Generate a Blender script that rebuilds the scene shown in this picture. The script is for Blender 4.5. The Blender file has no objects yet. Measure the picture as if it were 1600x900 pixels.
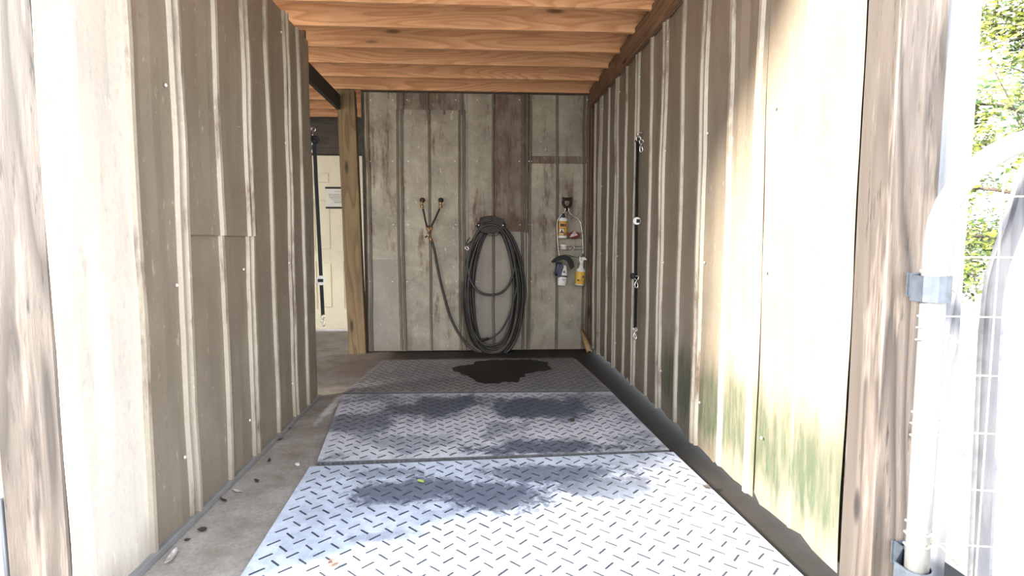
import bpy, bmesh, math, random
from mathutils import Vector, Matrix, noise, Euler
random.seed(7)
S = bpy.context.scene
COL = S.collection

# ------------------------------------------------------------------ camera
FPX = 882.0; H = 1.10
PIT = math.atan(73 / 882); YAW = math.atan(53 / 882)
cam = bpy.data.cameras.new('camera'); cam.sensor_width = 36; cam.lens = FPX / 1600 * 36
cam.clip_start = .05; cam.clip_end = 300
co = bpy.data.objects.new('camera', cam); COL.objects.link(co)
co.location = (0, 0, H); co.rotation_euler = (math.pi / 2 - PIT, 0, -YAW)
S.camera = co
# ------------------------------------------------------------------ world, sun, exposure
w = bpy.data.worlds.new('world'); S.world = w; w.use_nodes = True
nt = w.node_tree; nt.nodes.clear()
wo = nt.nodes.new('ShaderNodeOutputWorld'); bg = nt.nodes.new('ShaderNodeBackground')
tcw = nt.nodes.new('ShaderNodeTexCoord'); sxw = nt.nodes.new('ShaderNodeSeparateXYZ'); crw = nt.nodes.new('ShaderNodeValToRGB')
nt.links.new(tcw.outputs['Generated'], sxw.inputs[0]); nt.links.new(sxw.outputs['Z'], crw.inputs[0])
crw.color_ramp.elements[0].position = 0.0; crw.color_ramp.elements[0].color = (1.0, .99, .97, 1)
crw.color_ramp.elements[1].position = .75; crw.color_ramp.elements[1].color = (.62, .78, 1.0, 1)
nt.links.new(crw.outputs[0], bg.inputs[0]); bg.inputs[1].default_value = 1.0
nt.links.new(bg.outputs[0], wo.inputs[0])
sun = bpy.data.lights.new('sun', 'SUN'); sun.energy = 4.4; sun.angle = math.radians(11); sun.color = (1, .95, .86)
so = bpy.data.objects.new('sun', sun); COL.objects.link(so)
so.rotation_euler = Vector((.85, .40, -.44)).to_track_quat('-Z', 'Y').to_euler()
S.view_settings.view_transform = 'Standard'; S.view_settings.look = 'None'
S.view_settings.gamma = 1; S.view_settings.use_curve_mapping = False
S.view_settings.exposure = 2.62

# ------------------------------------------------------------------ measuring helpers (sight line of the photograph onto a real plane)
FW = Vector((math.sin(YAW) * math.cos(PIT), math.cos(YAW) * math.cos(PIT), -math.sin(PIT)))
RT = Vector((math.cos(YAW), -math.sin(YAW), 0)); UP = RT.cross(FW)
def ray(x, y): return FW + RT * ((x - 800) / FPX) + UP * ((450 - y) / FPX)
CP = Vector((0, 0, H))
def atY(x, y, Y): d = ray(x, y); return CP + d * (Y / d.y)
def atX(x, y, X): d = ray(x, y); return CP + d * (X / d.x)
def atZ(x, y, z=0.0): d = ray(x, y); return CP + d * ((z - H) / d.z)

# ------------------------------------------------------------------ object helpers
def link(name, bm, m, parent=None, smooth=False):
    bmesh.ops.recalc_face_normals(bm, faces=bm.faces[:])
    me = bpy.data.meshes.new(name); bm.to_mesh(me); bm.free()
    if m: me.materials.append(m)
    if smooth:
        for p in me.polygons: p.use_smooth = True
    o = bpy.data.objects.new(name, me); COL.objects.link(o)
    if parent: o.parent = parent
    return o
def thing(name, label, cat, loc=(0, 0, 0), group=None):
    o = bpy.data.objects.new(name, None); COL.objects.link(o); o.location = loc; o.empty_display_size = .1
    return tag(o, label, cat, group)
def tag(o, label, cat, group=None):
    o['label'] = label; o['category'] = cat
    if group: o['group'] = group
    return o
def struct(o, label=None):
    o['kind'] = 'structure'
    if label: o['label'] = label
    return o
def box(bm, x0, x1, y0, y1, z0, z1, rot=None, cen=None):
    vs = [bm.verts.new((x, y, z)) for x in (x0, x1) for y in (y0, y1) for z in (z0, z1)]
    for f in ((0, 1, 3, 2), (4, 6, 7, 5), (0, 4, 5, 1), (2, 3, 7, 6), (0, 2, 6, 4), (1, 5, 7, 3)):
        bm.faces.new([vs[i] for i in f])
    if rot: bmesh.ops.rotate(bm, verts=vs, cent=cen or Vector(((x0+x1)/2, (y0+y1)/2, (z0+z1)/2)), matrix=rot)
    return vs
def bevelled(bm, w=.003, seg=1):
    bmesh.ops.bevel(bm, geom=bm.edges[:], offset=w, segments=seg, affect='EDGES', profile=.5)
def catmull(pts, n=6, closed=False):
    pts = [Vector(p) for p in pts]; out = []; N = len(pts)
    for i in range(N if closed else N - 1):
        p1 = pts[i]; p2 = pts[(i + 1) % N]
        p0 = pts[i - 1] if (closed or i > 0) else p1 * 2 - p2
        p3 = pts[(i + 2) % N] if (closed or i + 2 < N) else p2 * 2 - p1
        for k in range(n):
            t = k / n
            out.append(.5 * ((2 * p1) + (-p0 + p2) * t + (2 * p0 - 5 * p1 + 4 * p2 - p3) * t * t + (-p0 + 3 * p1 - 3 * p2 + p3) * t ** 3))
    if not closed: out.append(pts[-1])
    return out
def tube(bm, pts, r, seg=8, closed=False, flat=1.0):
    pts = [Vector(p) for p in pts]; N = len(pts); rings = []
    up = None
    for i, p in enumerate(pts):
        a = pts[(i - 1) % N] if (closed or i) else p; b = pts[(i + 1) % N] if (closed or i < N - 1) else p
        t = (b - a).normalized()
        if up is None: up = t.orthogonal().normalized()
        up = (up - t * up.dot(t)).normalized(); s = t.cross(up)
        rr = r[i] if isinstance(r, (list, tuple)) else r
        rings.append([bm.verts.new(p + (up * math.cos(2 * math.pi * k / seg) * flat + s * math.sin(2 * math.pi * k / seg)) * rr) for k in range(seg)])
    for i in range(N if closed else N - 1):
        A = rings[i]; B = rings[(i + 1) % N]
        off = 0
        if closed and i == N - 1:
            off = min(range(seg), key=lambda o: sum((A[k].co - B[(k + o) % seg].co).length for k in range(seg)))
        for k in range(seg):
            bm.faces.new((A[k], A[(k + 1) % seg], B[(k + 1 + off) % seg], B[(k + off) % seg]))
    if not closed:
        bm.faces.new(rings[0][::-1]); bm.faces.new(rings[-1])
    return rings
def lathe(bm, prof, seg=16, M=None, sx=1, sy=1):
    rings = []; vs = []
    for r, z in prof:
        ring = [bm.verts.new((r * sx * math.cos(2 * math.pi * k / seg), r * sy * math.sin(2 * math.pi * k / seg), z)) for k in range(seg)]
        rings.append(ring); vs += ring
    for A, B in zip(rings, rings[1:]):
        for k in range(seg): bm.faces.new((A[k], A[(k + 1) % seg], B[(k + 1) % seg], B[k]))
    bm.faces.new(rings[0][::-1]); bm.faces.new(rings[-1])
    if M: bmesh.ops.transform(bm, matrix=M, verts=vs)
    return vs
def prism(bm, poly, y0, y1):      # polygon in xz extruded along y
    a = [bm.verts.new((x, y0, z)) for x, z in poly]; b = [bm.verts.new((x, y1, z)) for x, z in poly]
    bm.faces.new(a); bm.faces.new(b[::-1])
    for i in range(len(poly)):
        j = (i + 1) % len(poly); bm.faces.new((a[i], b[i], b[j], a[j]))
    return a + b

# ------------------------------------------------------------------ materials
class NM:
    def __init__(s, name):
        s.m = bpy.data.materials.new(name); s.m.use_nodes = True; s.t = s.m.node_tree; s.N = s.t.nodes; s.L = s.t.links
        s.b = s.N['Principled BSDF']; s.tc = s.N.new('ShaderNodeTexCoord')
    def n(s, k, **kw):
        x = s.N.new(k)
        for a, v in kw.items(): setattr(x, a, v)
        return x
    def inp(s, sock, v):
        if isinstance(v, bpy.types.NodeSocket): s.L.new(v, sock)
        else: sock.default_value = v
    def coord(s, scale=(1, 1, 1), kind='Object', loc=(0, 0, 0)):
        mp = s.n('ShaderNodeMapping'); mp.inputs['Scale'].default_value = scale; mp.inputs['Location'].default_value = loc
        s.L.new(s.tc.outputs[kind], mp.inputs[0]); return mp.outputs[0]
    def rnd(s, sc=20.0):                     # coordinates shifted by a different amount for each object
        oi = s.n('ShaderNodeObjectInfo'); m = s.math('MULTIPLY', oi.outputs['Random'], sc)
        return m
    def vadd(s, a, b):
        x = s.n('ShaderNodeVectorMath', operation='ADD'); s.inp(x.inputs[0], a); s.inp(x.inputs[1], b); return x.outputs[0]
    def noise(s, vec, scale, detail=4, rough=.6, dist=0):
        x = s.n('ShaderNodeTexNoise'); s.L.new(vec, x.inputs['Vector']); x.inputs['Scale'].default_value = scale
        x.inputs['Detail'].default_value = detail; x.inputs['Roughness'].default_value = rough; x.inputs['Distortion'].default_value = dist
        return x.outputs['Fac']
    def ramp(s, f, stops):
        x = s.n('ShaderNodeValToRGB'); s.inp(x.inputs[0], f); e = x.color_ramp.elements
        while len(e) < len(stops): e.new(.5)
        for i, (p, c) in enumerate(stops):
            e[i].position = p; e[i].color = (c, c, c, 1) if isinstance(c, (int, float)) else (*c, 1)
        return x.outputs[0]
    def mix(s, f, a, b, mode='MIX'):
        x = s.n('ShaderNodeMix', data_type='RGBA', blend_type=mode)
        s.inp(x.inputs[0], f); s.inp(x.inputs[6], a if not isinstance(a, tuple) else (*a[:3], 1)); s.inp(x.inputs[7], b if not isinstance(b, tuple) else (*b[:3], 1))
        return x.outputs[2]
    def math(s, op, a, b=0.0, clamp=False):
        x = s.n('ShaderNodeMath', operation=op, use_clamp=clamp); s.inp(x.inputs[0], a); s.inp(x.inputs[1], b); return x.outputs[0]
    def sep(s, vec):
        x = s.n('ShaderNodeSeparateXYZ'); s.L.new(vec, x.inputs[0]); return x.outputs
    def blob(s, pos, wob, c, r, soft=.25):   # soft stain of its own shape around c
        a = s.n('ShaderNodeVectorMath', operation='SUBTRACT'); s.L.new(pos, a.inputs[0]); a.inputs[1].default_value = (c[0], c[1], 0)
        d = s.n('ShaderNodeVectorMath', operation='MULTIPLY'); s.L.new(a.outputs[0], d.inputs[0]); d.inputs[1].default_value = (1 / r[0], 1 / r[1], 0)
        l = s.n('ShaderNodeVectorMath', operation='LENGTH'); s.L.new(d.outputs[0], l.inputs[0])
        v = s.math('ADD', l.outputs['Value'], wob)
        return s.ramp(v, [(max(0, 1 - soft), 1), (1, 0)])
    def bump(s, h, dist=.002, st=.6):
        x = s.n('ShaderNodeBump'); x.inputs['Distance'].default_value = dist; x.inputs['Strength'].default_value = st
        s.L.new(h, x.inputs['Height']); s.L.new(x.outputs[0], s.b.inputs['Normal'])
    def set(s, **kw):
        for k, v in kw.items(): s.inp(s.b.inputs[k.replace('_', ' ')], (*v, 1) if isinstance(v, tuple) else v)
        return s.m

def plain(name, c, rough=.5, metal=0.0, var=.25, scale=30, **kw):
    m = NM(name); f = m.noise(m.coord(), scale, 3)
    c2 = tuple(v * (1 - var) for v in c)
    return m.set(Base_Color=m.mix(m.ramp(f, [(.35, 0), (.65, 1)]), c2, c), Roughness=rough, Metallic=metal, **kw)

def wood(name, base, dark, axis='x', knots=True, contrast=1.0, rough=.75, bump=.001, weather=None, across=14, sharp=False):
    """grain runs along `axis`; rings squeezed across it"""
    m = NM(name); A, Lg = 1.0, .09
    sc = {'x': (Lg, A, A), 'y': (A, Lg, A), 'z': (A, A, Lg)}[axis]
    r = m.rnd(37.0); pos = m.vadd(m.tc.outputs['Object'], r)
    mp = m.n('ShaderNodeMapping'); mp.inputs['Scale'].default_value = sc; m.L.new(pos, mp.inputs[0]); v = mp.outputs[0]
    big = m.noise(v, 4.5, 2, .5)
    rings = m.math('FRACT', m.math('MULTIPLY', big, across))
    rings = m.ramp(rings, [(0, .25), (.55, .9), (.85, 1), (1, .25)])
    if sharp: rings = m.ramp(m.math('FRACT', m.math('MULTIPLY', big, across)), [(0, 0), (.18, .3), (.5, 1), (.8, .75), (1, 0)])
    fine = m.noise(v, 90, 4, .7)
    tone = m.noise(pos, 1.3, 2, .5)
    f = m.math('MULTIPLY', m.math('MULTIPLY', rings, m.ramp(fine, [(.3, .6), (.7, 1.1)])), 1.0)
    col = m.mix(m.ramp(f, [(max(0, .55 - .45 * contrast), 0), (.95, 1)]), dark, base)
    col = m.mix(m.ramp(tone, [(.4, 0), (.65, .35)]), col, tuple(x * .72 for x in base))
    if weather: col = m.mix(m.ramp(m.noise(v, 2.5, 3), [(.4, 0), (.62, 1)]), col, weather)
    if sharp:
        crack = m.ramp(m.noise(v, 38, 4, .75), [(.30, 1), (.40, 0)])
        col = m.mix(crack, col, tuple(x * .8 for x in dark))
        sp = m.ramp(m.noise(v, 11, 4, .7), [(.55, 0), (.7, .8)])
        col = m.mix(sp, col, tuple(x * 1.9 for x in base))
    h = f
    if knots:
        ks = {'x': (.8, 3, 3), 'y': (3, .8, 3), 'z': (3, 3, .8)}[axis]
        mk = m.n('ShaderNodeMapping'); mk.inputs['Scale'].default_value = ks; m.L.new(pos, mk.inputs[0])
        vo = m.n('ShaderNodeTexVoronoi'); vo.inputs['Scale'].default_value = 2.1; m.L.new(mk.outputs[0], vo.inputs['Vector'])
        kf = m.ramp(vo.outputs['Distance'], [(.05, 1), (.09, .75), (.13, 0)])
        halo = m.ramp(vo.outputs['Distance'], [(.08, .55), (.26, 0)])
        col = m.mix(halo, col, tuple(x * .6 for x in base))
        col = m.mix(kf, col, tuple(x * .35 for x in dark))
    m.bump(h, bump, .5)
    return m.set(Base_Color=col, Roughness=rough)

def metal_sheet_mat(name, c, palef=.5, axis='y', rust=0.0, algae=False, patch=(.2, .165, .125), spot=.5, shine=.45, pale=(.34, .30, .24)):
    m = NM(name); r = m.rnd(9.0); pos = m.vadd(m.tc.outputs['Object'], r)
    st = m.n('ShaderNodeMapping'); st.inputs['Scale'].default_value = (1, 1, .12); m.L.new(pos, st.inputs[0])
    streak = m.noise(st.outputs[0], 14, 5, .7)
    big = m.noise(pos, 2.2, 5, .65, .4); fine = m.noise(pos, 70, 3, .7)
    col = m.mix(m.ramp(big, [(.36, 0), (.62, spot)]), c, patch)
    col = m.mix(m.ramp(streak, [(.42, 0), (.7, .45)]), col, tuple(x * .72 for x in c))
    col = m.mix(m.ramp(m.noise(pos, 3.2, 8, .72), [(.60 - .22 * palef, 0), (.82 - .16 * palef, palef * .8)]), col, pale)
    mk = m.n('ShaderNodeMapping'); mk.inputs['Scale'].default_value = (1, 1, .35); m.L.new(pos, mk.inputs[0])
    col = m.mix(m.ramp(m.noise(mk.outputs[0], 42, 3, .6), [(.66, 0), (.70, .5)]), col, tuple(x * 1.5 for x in pale))
    col = m.mix(m.ramp(m.noise(mk.outputs[0], 24, 5, .75), [(.30, .5), (.42, 0)]), col, tuple(x * .55 for x in c))
    col = m.mix(m.ramp(fine, [(.3, .22), (.5, 0)]), col, tuple(x * .5 for x in c))
    rr = .6
    if rust:
        rf = m.ramp(m.math('ADD', m.math('MULTIPLY', streak, .6), m.math('MULTIPLY', big, .5)), [(.60 - .25 * rust, 0), (.68 - .2 * rust, 1)])
        rc = m.mix(m.ramp(m.noise(pos, 22, 4, .7), [(.3, 0), (.7, 1)]), (.085, .052, .036), (.165, .092, .06))
        fleck = m.ramp(m.noise(st.outputs[0], 60, 4, .75), [(.38, .25), (.56, 1)])
        col = m.mix(m.math('MULTIPLY', rf, fleck), col, rc)
    # dirt splash and rusty bottom edge just above the floor
    z = m.sep(m.tc.outputs['Object'])[2]
    zz = m.math('ADD', z, m.math('MULTIPLY', streak, .35))
    if algae:
        y = m.sep(m.tc.outputs['Object'])[1]
        gz = m.ramp(zz, [(.22, .2), (.38, 1), (.60, .85), (.74, 0)])
        gy = m.ramp(m.math('MULTIPLY', y, .25), [(.80, 1), (.93, 0)])
        g = m.math('MULTIPLY', gz, gy)
        gn = m.ramp(m.noise(st.outputs[0], 30, 4, .7), [(.35, .55), (.6, 1)])
        col = m.mix(m.math('MULTIPLY', m.math('MULTIPLY', g, gn), 1.0), col, (.055, .073, .040))
    dz = m.ramp(zz, [(.16, .65), (.34, 0)])
    col = m.mix(dz, col, (.20, .155, .115))
    m.bump(m.noise(pos, 9, 4, .6), .004, .5)
    return m.set(Base_Color=col, Roughness=shine, Metallic=.15)

def mats():
    M = {}
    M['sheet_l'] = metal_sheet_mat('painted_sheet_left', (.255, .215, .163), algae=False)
    M['seam_shade'] = metal_sheet_mat('shaded_rib_metal', (.15, .128, .10), patch=(.1, .08, .06), pale=(.22, .19, .15), rust=.2, shine=.7)  # shading along the back wall ribs put into a darker, rust-flecked colour
    M['rib_shading'] = metal_sheet_mat('lit_rib_metal', (.38, .335, .265), patch=(.30, .25, .19), rust=.08)  # light on the rib faces toward the entrance put into a paler colour
    M['sheet_lit'] = metal_sheet_mat('lit_galvanised_sheet', (.72, .66, .58), patch=(.62, .57, .5), pale=(.6, .58, .55), spot=.4)  # strong daylight by the entrance put into a near-white sheet colour
    M['sheet_r'] = metal_sheet_mat('painted_sheet_right', (.285, .232, .172), algae=True)
    M['sheet_b'] = metal_sheet_mat('galvanised_sheet_back', (.30, .265, .205), patch=(.16, .138, .105), palef=.95, rust=.05, spot=.75, shine=.6, pale=(.44, .395, .30))
    M['sheet_clean'] = metal_sheet_mat('clean_sheet_back', (.25, .22, .18), patch=(.21, .185, .15), rust=0, shine=.55)
    M['sheet_rust'] = metal_sheet_mat('rusted_sheet_back', (.24, .20, .155), patch=(.13, .09, .062), rust=.45, spot=.9, shine=.75)
    M['rafter'] = wood('rafter_pine', (.80, .44, .23), (.58, .27, .12), 'x', contrast=.7, across=22)
    M['deck'] = wood('roof_deck', (.46, .25, .13), (.3, .14, .06), 'y', contrast=.6)
    M['beam'] = wood('beam_fir', (.27, .15, .08), (.12, .062, .033), 'y', contrast=1)
    M['darkbeam'] = wood('dark_beam', (.05, .04, .033), (.025, .02, .018), 'y', contrast=.8)
    M['post'] = wood('pine_post', (.215, .145, .068), (.11, .068, .03), 'z', contrast=.9)
    M['greypost'] = wood('weathered_post', (.125, .10, .084), (.010, .007, .006), 'z', contrast=1.2, weather=(.06, .048, .04), bump=.003, across=11, sharp=True)
    M['greyboard'] = wood('grey_board', (.10, .085, .07), (.055, .045, .038), 'x', knots=False)
    M['palepost'] = wood('pale_board', (.30, .30, .32), (.13, .13, .14), 'z', contrast=.8, weather=(.24, .24, .26))
    M['redwood'] = wood('red_brown_wood', (.15, .075, .045), (.07, .035, .022), 'z')
    M['plank_grey'] = wood('grey_panel', (.27, .26, .27), (.13, .13, .15), 'x', contrast=.7, knots=False, weather=(.3, .29, .3))
    M['black'] = plain('black_nylon', (.012, .012, .013), .7)
    M['blackm'] = plain('black_iron', (.03, .026, .022), .55, .6)
    M['silver'] = plain('silver_metal', (.75, .73, .7), .25, .9, .1)
    M['whitepl'] = plain('white_plastic', (.8, .79, .75), .4, 0, .05)
    M['brass'] = plain('brass', (.42, .25, .12), .4, .7, .3)
    M['rustm'] = plain('rusty_iron', (.10, .05, .03), .8, .3, .5)
    M['hose'] = plain('hose_rubber', (.042, .038, .031), .5, 0, .5, 8)
    M['hoseb'] = plain('hose_brown', (.09, .066, .046), .6, 0, .4, 8)
    M['door'] = plain('door_cream', (.84, .76, .55), .45, 0, .06, 6)
    M['gatepipe'] = plain('galvanised_pipe', (.27, .27, .27), .4, .35, .15, 12)
    M['mulch'] = plain('dead_leaf', (.06, .045, .035), .8, 0, .5, 60)
    M['paleleaf'] = plain('pale_leaf', (.5, .45, .4), .8, 0, .4, 60)
    M['green'] = plain('green_leaf', (.35, .5, .08), .6, 0, .3, 60)
    # concrete, wet and dark along the right wall and the back wall
    m = NM('concrete'); pos = m.tc.outputs['Object']; nz = m.noise(pos, 5, 6, .7); f2 = m.noise(pos, 60, 4, .7)
    base = m.mix(m.ramp(nz, [(.35, 0), (.65, 1)]), (.22, .185, .15), (.36, .32, .275))
    base = m.mix(m.ramp(f2, [(.3, .4), (.6, 0)]), base, (.13, .105, .085))
    x, y, _ = m.sep(pos)[:3]
    wob = m.math('MULTIPLY', m.math('SUBTRACT', nz, .5), .3)
    wetx = m.ramp(m.math('ADD', m.math('MULTIPLY', x, .5), m.math('MULTIPLY', wob, .15)), [(.44, 0), (.455, 1)])
    wety = m.ramp(m.math('SUBTRACT', m.math('ADD', y, wob), 4.9), [(.25, 0), (.4, 1)])
    inx = m.ramp(m.math('ADD', x, 1.5), [(.52, 0), (.7, 1)])
    wet = m.math('MAXIMUM', m.math('MULTIPLY', wetx, m.ramp(m.math('MULTIPLY', y, .2), [(.22, 0), (.3, 1)])), m.math('MULTIPLY', wety, inx))
    base = m.mix(m.math('MULTIPLY', wet, .93), base, (.009, .008, .007))
    lime = m.blob(pos, m.math('MULTIPLY', m.math('SUBTRACT', m.noise(pos, 11, 4, .7), .5), 2.4), (-.98, 3.75), (.035, .42), .6)
    base = m.mix(m.math('MULTIPLY', lime, .8), base, (.62, .6, .57))
    brown = m.blob(pos, wob, (-1.0, 5.0), (.45, .9), .8)
    base = m.mix(m.math('MULTIPLY', brown, .6), base, (.13, .09, .065))
    m.bump(m.noise(pos, 40, 5, .7), .003, .4)
    M['concrete'] = m.set(Base_Color=base, Roughness=m.ramp(wet, [(0, .85), (1, .7)]), Specular_IOR_Level=.2)
    M['ground'] = plain('outside_ground', (.55, .50, .42), .9, 0, .35, 3)
    return M
M = mats()

def mat_rubber(name, dark_blobs, light_blobs, dirty=.3, dust=(.50, .53, .61), wetc=(.07, .08, .11)):
    m = NM(name); pos = m.tc.outputs['Object']
    n1 = m.noise(pos, 3.2, 6, .68, .3); n2 = m.noise(pos, 26, 4, .7)
    wob = m.math('ADD', m.math('MULTIPLY', m.math('SUBTRACT', m.noise(pos, 4.5, 8, .8), .5), 2.6), m.math('MULTIPLY', m.math('SUBTRACT', m.noise(pos, 45, 3, .7), .5), .7))
    d = None
    for c, r, s in dark_blobs:
        b = m.math('MULTIPLY', m.blob(pos, wob, c, r, .35), s); d = b if d is None else m.math('MAXIMUM', d, b)
    d = m.math('MAXIMUM', d, m.math('MULTIPLY', m.ramp(m.math('ADD', n1, m.math('MULTIPLY', m.math('SUBTRACT', n2, .5), .22)), [(.49, 0), (.57, 1)]), dirty))
    for c, r, s in light_blobs:
        b = m.math('MULTIPLY', m.blob(pos, wob, c, r, .3), s); d = m.math('MULTIPLY', d, m.math('SUBTRACT', 1.0, b))
    col = m.mix(m.ramp(n2, [(.38, .75), (.6, 0)]), dust, tuple(v * .7 for v in dust))
    col = m.mix(d, col, m.mix(m.ramp(n2, [(.35, 0), (.65, .5)]), wetc, tuple(v * 1.8 for v in wetc)))
    m.bump(n2, .0012, .5)
    return m.set(Base_Color=col, Roughness=m.ramp(d, [(0, .8), (1, .42)]))
M['tread'] = plain('tread_rubber', (.035, .04, .05), .55, 0, .4, 60)
M['matedge'] = plain('mat_edge_rubber', (.10, .10, .10), .7, 0, .5, 40)

# ------------------------------------------------------------------ large structure
ZR = 2.53           # underside of the rafters
bm = bmesh.new(); box(bm, -60, 60, -60, 60, -.3, -.06)
struct(link('ground', bm, M['ground']))
bm = bmesh.new(); box(bm, -6.4, 1.6, -.6, 9.2, -.18, 0)
struct(link('floor', bm, M['concrete']))

bm = bmesh.new(); box(bm, -6.3, 1.9, 1.45, 9.2, ZR + .20, ZR + .235)  # front edge and unseen left reach set to admit skylight and stop sun
ceiling = struct(link('ceiling', bm, M['deck']))
ys = [1.48, 1.8, 2.18, 2.59, 3.2, 3.60, 3.98, 4.385, 4.775, 5.15, 5.57, 5.98, 6.38, 6.78, 7.18, 7.6, 8.0, 8.4, 8.8]
bm = bmesh.new(); box(bm, -3.75, 3.75, -.019, .019, -.095, .095); bevelled(bm, .003)
raf = link('rafter', bm, M['rafter'], ceiling); raf.location = (-2.51, ys[0], ZR + .1)
for y in ys[1:]:
    c = raf.copy(); COL.objects.link(c); c.parent = ceiling
    c.location = (-2.51 + random.uniform(-.02, .02), y, ZR + .1 + random.uniform(-.003, .003)); c.rotation_euler = (random.uniform(-.02, .02), 0, random.uniform(-.003, .003))

# profiled sheet-metal cladding ------------------------------------------------
def wobble(seed, z):
    return Vector((noise.noise((seed * 7.3, z * 1.1, 0)) * .011 + noise.noise((seed * 3.1, z * 2.6, 4)) * .005,
                   noise.noise((seed * 5.7, z * .9, 9)) * .014 + noise.noise((seed * 2.9, z * 2.4, 3)) * .005))
def sheet(name, u0, u1, z0, z1, ribs, place, mat, parent, off=0.0, seed=0, ragged=0.0, rib_shading=None):
    """ribs: list of (u, kind); place(u, d, z) -> world point; d = height towards the stall"""
    cols = [(u0, 0.0, u0)]
    for u, k in ribs:
        if k == 2:
            prof = [(-.038, 0), (-.030, .015), (-.018, .016), (-.010, .003), (.000, .003), (.008, .021), (.022, .022), (.031, 0)]
        elif k == 1:
            prof = [(-.015, 0), (-.010, .015), (.003, .018), (.013, 0)]
        else:
            prof = [(-.010, 0), (-.004, .005), (.004, .005), (.010, 0)]
        for du, d in prof:
            if u0 < u + du < u1: cols.append((u + du, d, u))
    cols.append((u1, 0.0, u1))
    fl = []                                    # extra columns on the flats so that they can buckle
    for a, b in zip(cols, cols[1:]):
        fl.append(a)
        if b[0] - a[0] > .08:
            for k in (1, 2, 3): fl.append((a[0] + (b[0] - a[0]) * k / 4, 0.0, None))
    fl.append(cols[-1]); cols = fl
    n = max(4, int((z1 - z0) / .06)); bm = bmesh.new(); grid = []
    for j in range(n + 1):
        z = z0 + (z1 - z0) * j / n; row = []
        for u, d, rib in cols:
            wv = wobble(round((rib if rib is not None else u) * 3.3, 1), z)
            zz = z
            if j == 0 and ragged: zz = z + ragged * (.5 + noise.noise((u * 17, seed, 1))) * 1.2
            bk = noise.noise((u * 4.0, z * 2.2, seed)) * .004 + noise.noise((u * 11, z * 7, seed)) * .0012
            uu = u + (wv.x if rib is not None else wv.x * .5)
            row.append(bm.verts.new(place(uu, off + d + wv.y * .55 + bk, zz)))
        grid.append(row)
    for j in range(n):
        for i in range(len(cols) - 1):
            f = bm.faces.new((grid[j][i], grid[j][i + 1], grid[j + 1][i + 1], grid[j + 1][i]))
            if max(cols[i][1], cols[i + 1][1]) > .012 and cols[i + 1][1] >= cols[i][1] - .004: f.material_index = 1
    o = link(name, bm, mat, parent)
    o.data.materials.append(rib_shading if rib_shading else mat)
    md = o.modifiers.new('Solidify', 'SOLIDIFY'); md.thickness = .0012; md.offset = 0
    return o
screw_me = None
def screw(parent, p, n, m=None, r=.006):
    global screw_me
    if screw_me is None:
        b = bmesh.new(); lathe(b, [(.004, -.002), (.0062, 0), (.0062, .002), (.003, .0045)], 8)
        o = link('screw', b, M['whitepl'], parent); screw_me = o.data
    else:
        o = bpy.data.objects.new('screw', screw_me); COL.objects.link(o); o.parent = parent
    o.location = p; o.rotation_euler = Vector(n).to_track_quat('Z', 'Y').to_euler(); return o

XL, XR, YB = -1.13, 1.13, 5.62
# left wall: frame behind, sheets in front
bm = bmesh.new()
box(bm, XL - .075, XL - .03, 1.72, 3.99, .02, 2.40)
wall_left = struct(link('wall_left', bm, M['greyboard']))
pl = lambda u, d, z: Vector((XL + d, u, z))
lseams = [(1.565, 1.66, [(1.64, 0)]), (1.63, 1.97, [(1.95, 1)]), (1.965, 2.28, [(2.235, 2)]), (2.27, 2.90, [(2.55, 1), (2.86, 2)]),
          (2.89, 3.53, [(3.18, 1), (3.49, 2)]), (3.52, 3.972, [(3.73, 1)])]
zt = 2.43
for i, (a, b, rb) in enumerate(lseams):
    if i == 3:     # this strip is made of two lengths lapped at eye height
        sheet('metal_sheet', a, b, .025, 1.16, rb, pl, M['sheet_l'], wall_left, .001, i + 3.3, rib_shading=M['rib_shading'])
        sheet('metal_sheet', a, b, 1.125, zt, rb, pl, M['sheet_l'], wall_left, .011, i + 3.3, rib_shading=M['rib_shading'])
    else: sheet('metal_sheet', a, b, .025, zt, rb, pl, M['sheet_lit'] if i < 2 else M['sheet_l'], wall_left, .0015 * (i % 2), i, rib_shading=M['rib_shading'])
for y in (2.16, 2.78, 3.42):
    for z in (.25, .95, 1.65, 2.3):
        screw(wall_left, (XL + .010, y + random.uniform(-.01, .01), z + random.uniform(-.03, .03)), (1, 0, 0))
bm = bmesh.new(); box(bm, XL - .03, XL + .022, 1.72, 3.97, 0, .028); bevelled(bm, .004)
struct(link('baseboard_left', bm, M['gatepipe']))
bm = bmesh.new(); box(bm, XL - .09, XL - .014, 3.955, 3.985, 0, 2.5); struct(link('trim_1', bm, M['redwood']), 'reddish wooden end stud of the left metal wall')

# right wall
bm = bmesh.new(); box(bm, XR + .035, XR + .08, 1.66, 5.66, .06, 2.75)
wall_right = struct(link('wall_right', bm, M['greyboard']))
pr = lambda u, d, z: Vector((XR - d, u, z))
rse = [(1.64, 2.20, [(1.93, 0)]), (2.18, 2.84, [(2.235, 1), (2.49, 1), (2.80, 2)]), (2.83, 3.46, [(3.10, 1), (3.41, 2)]),
       (3.45, 4.06, [(3.68, 1), (4.0, 2)]), (4.05, 4.66, [(4.28, 1), (4.57, 2)]), (4.65, 5.26, [(4.88, 1), (5.17, 2)]), (5.25, 5.60, [(5.42, 1)])]
for i, (a, b, rb) in enumerate(rse):
    sheet('metal_sheet', a, b, .035, 2.62, rb, pr, M['sheet_r'], wall_right, (.0, .006, .002, .0, .003, 0, .002)[i], i + 20, ragged=.03, rib_shading=M['rib_shading'])
for y in (2.12, 2.74, 3.35, 3.94, 4.5, 5.1):
    for z in (.3, 1.0, 1.62, 2.25):
        screw(wall_right, (XR - .012, y + random.uniform(-.01, .01), z + random.uniform(-.03, .03)), (-1, 0, 0))

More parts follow.
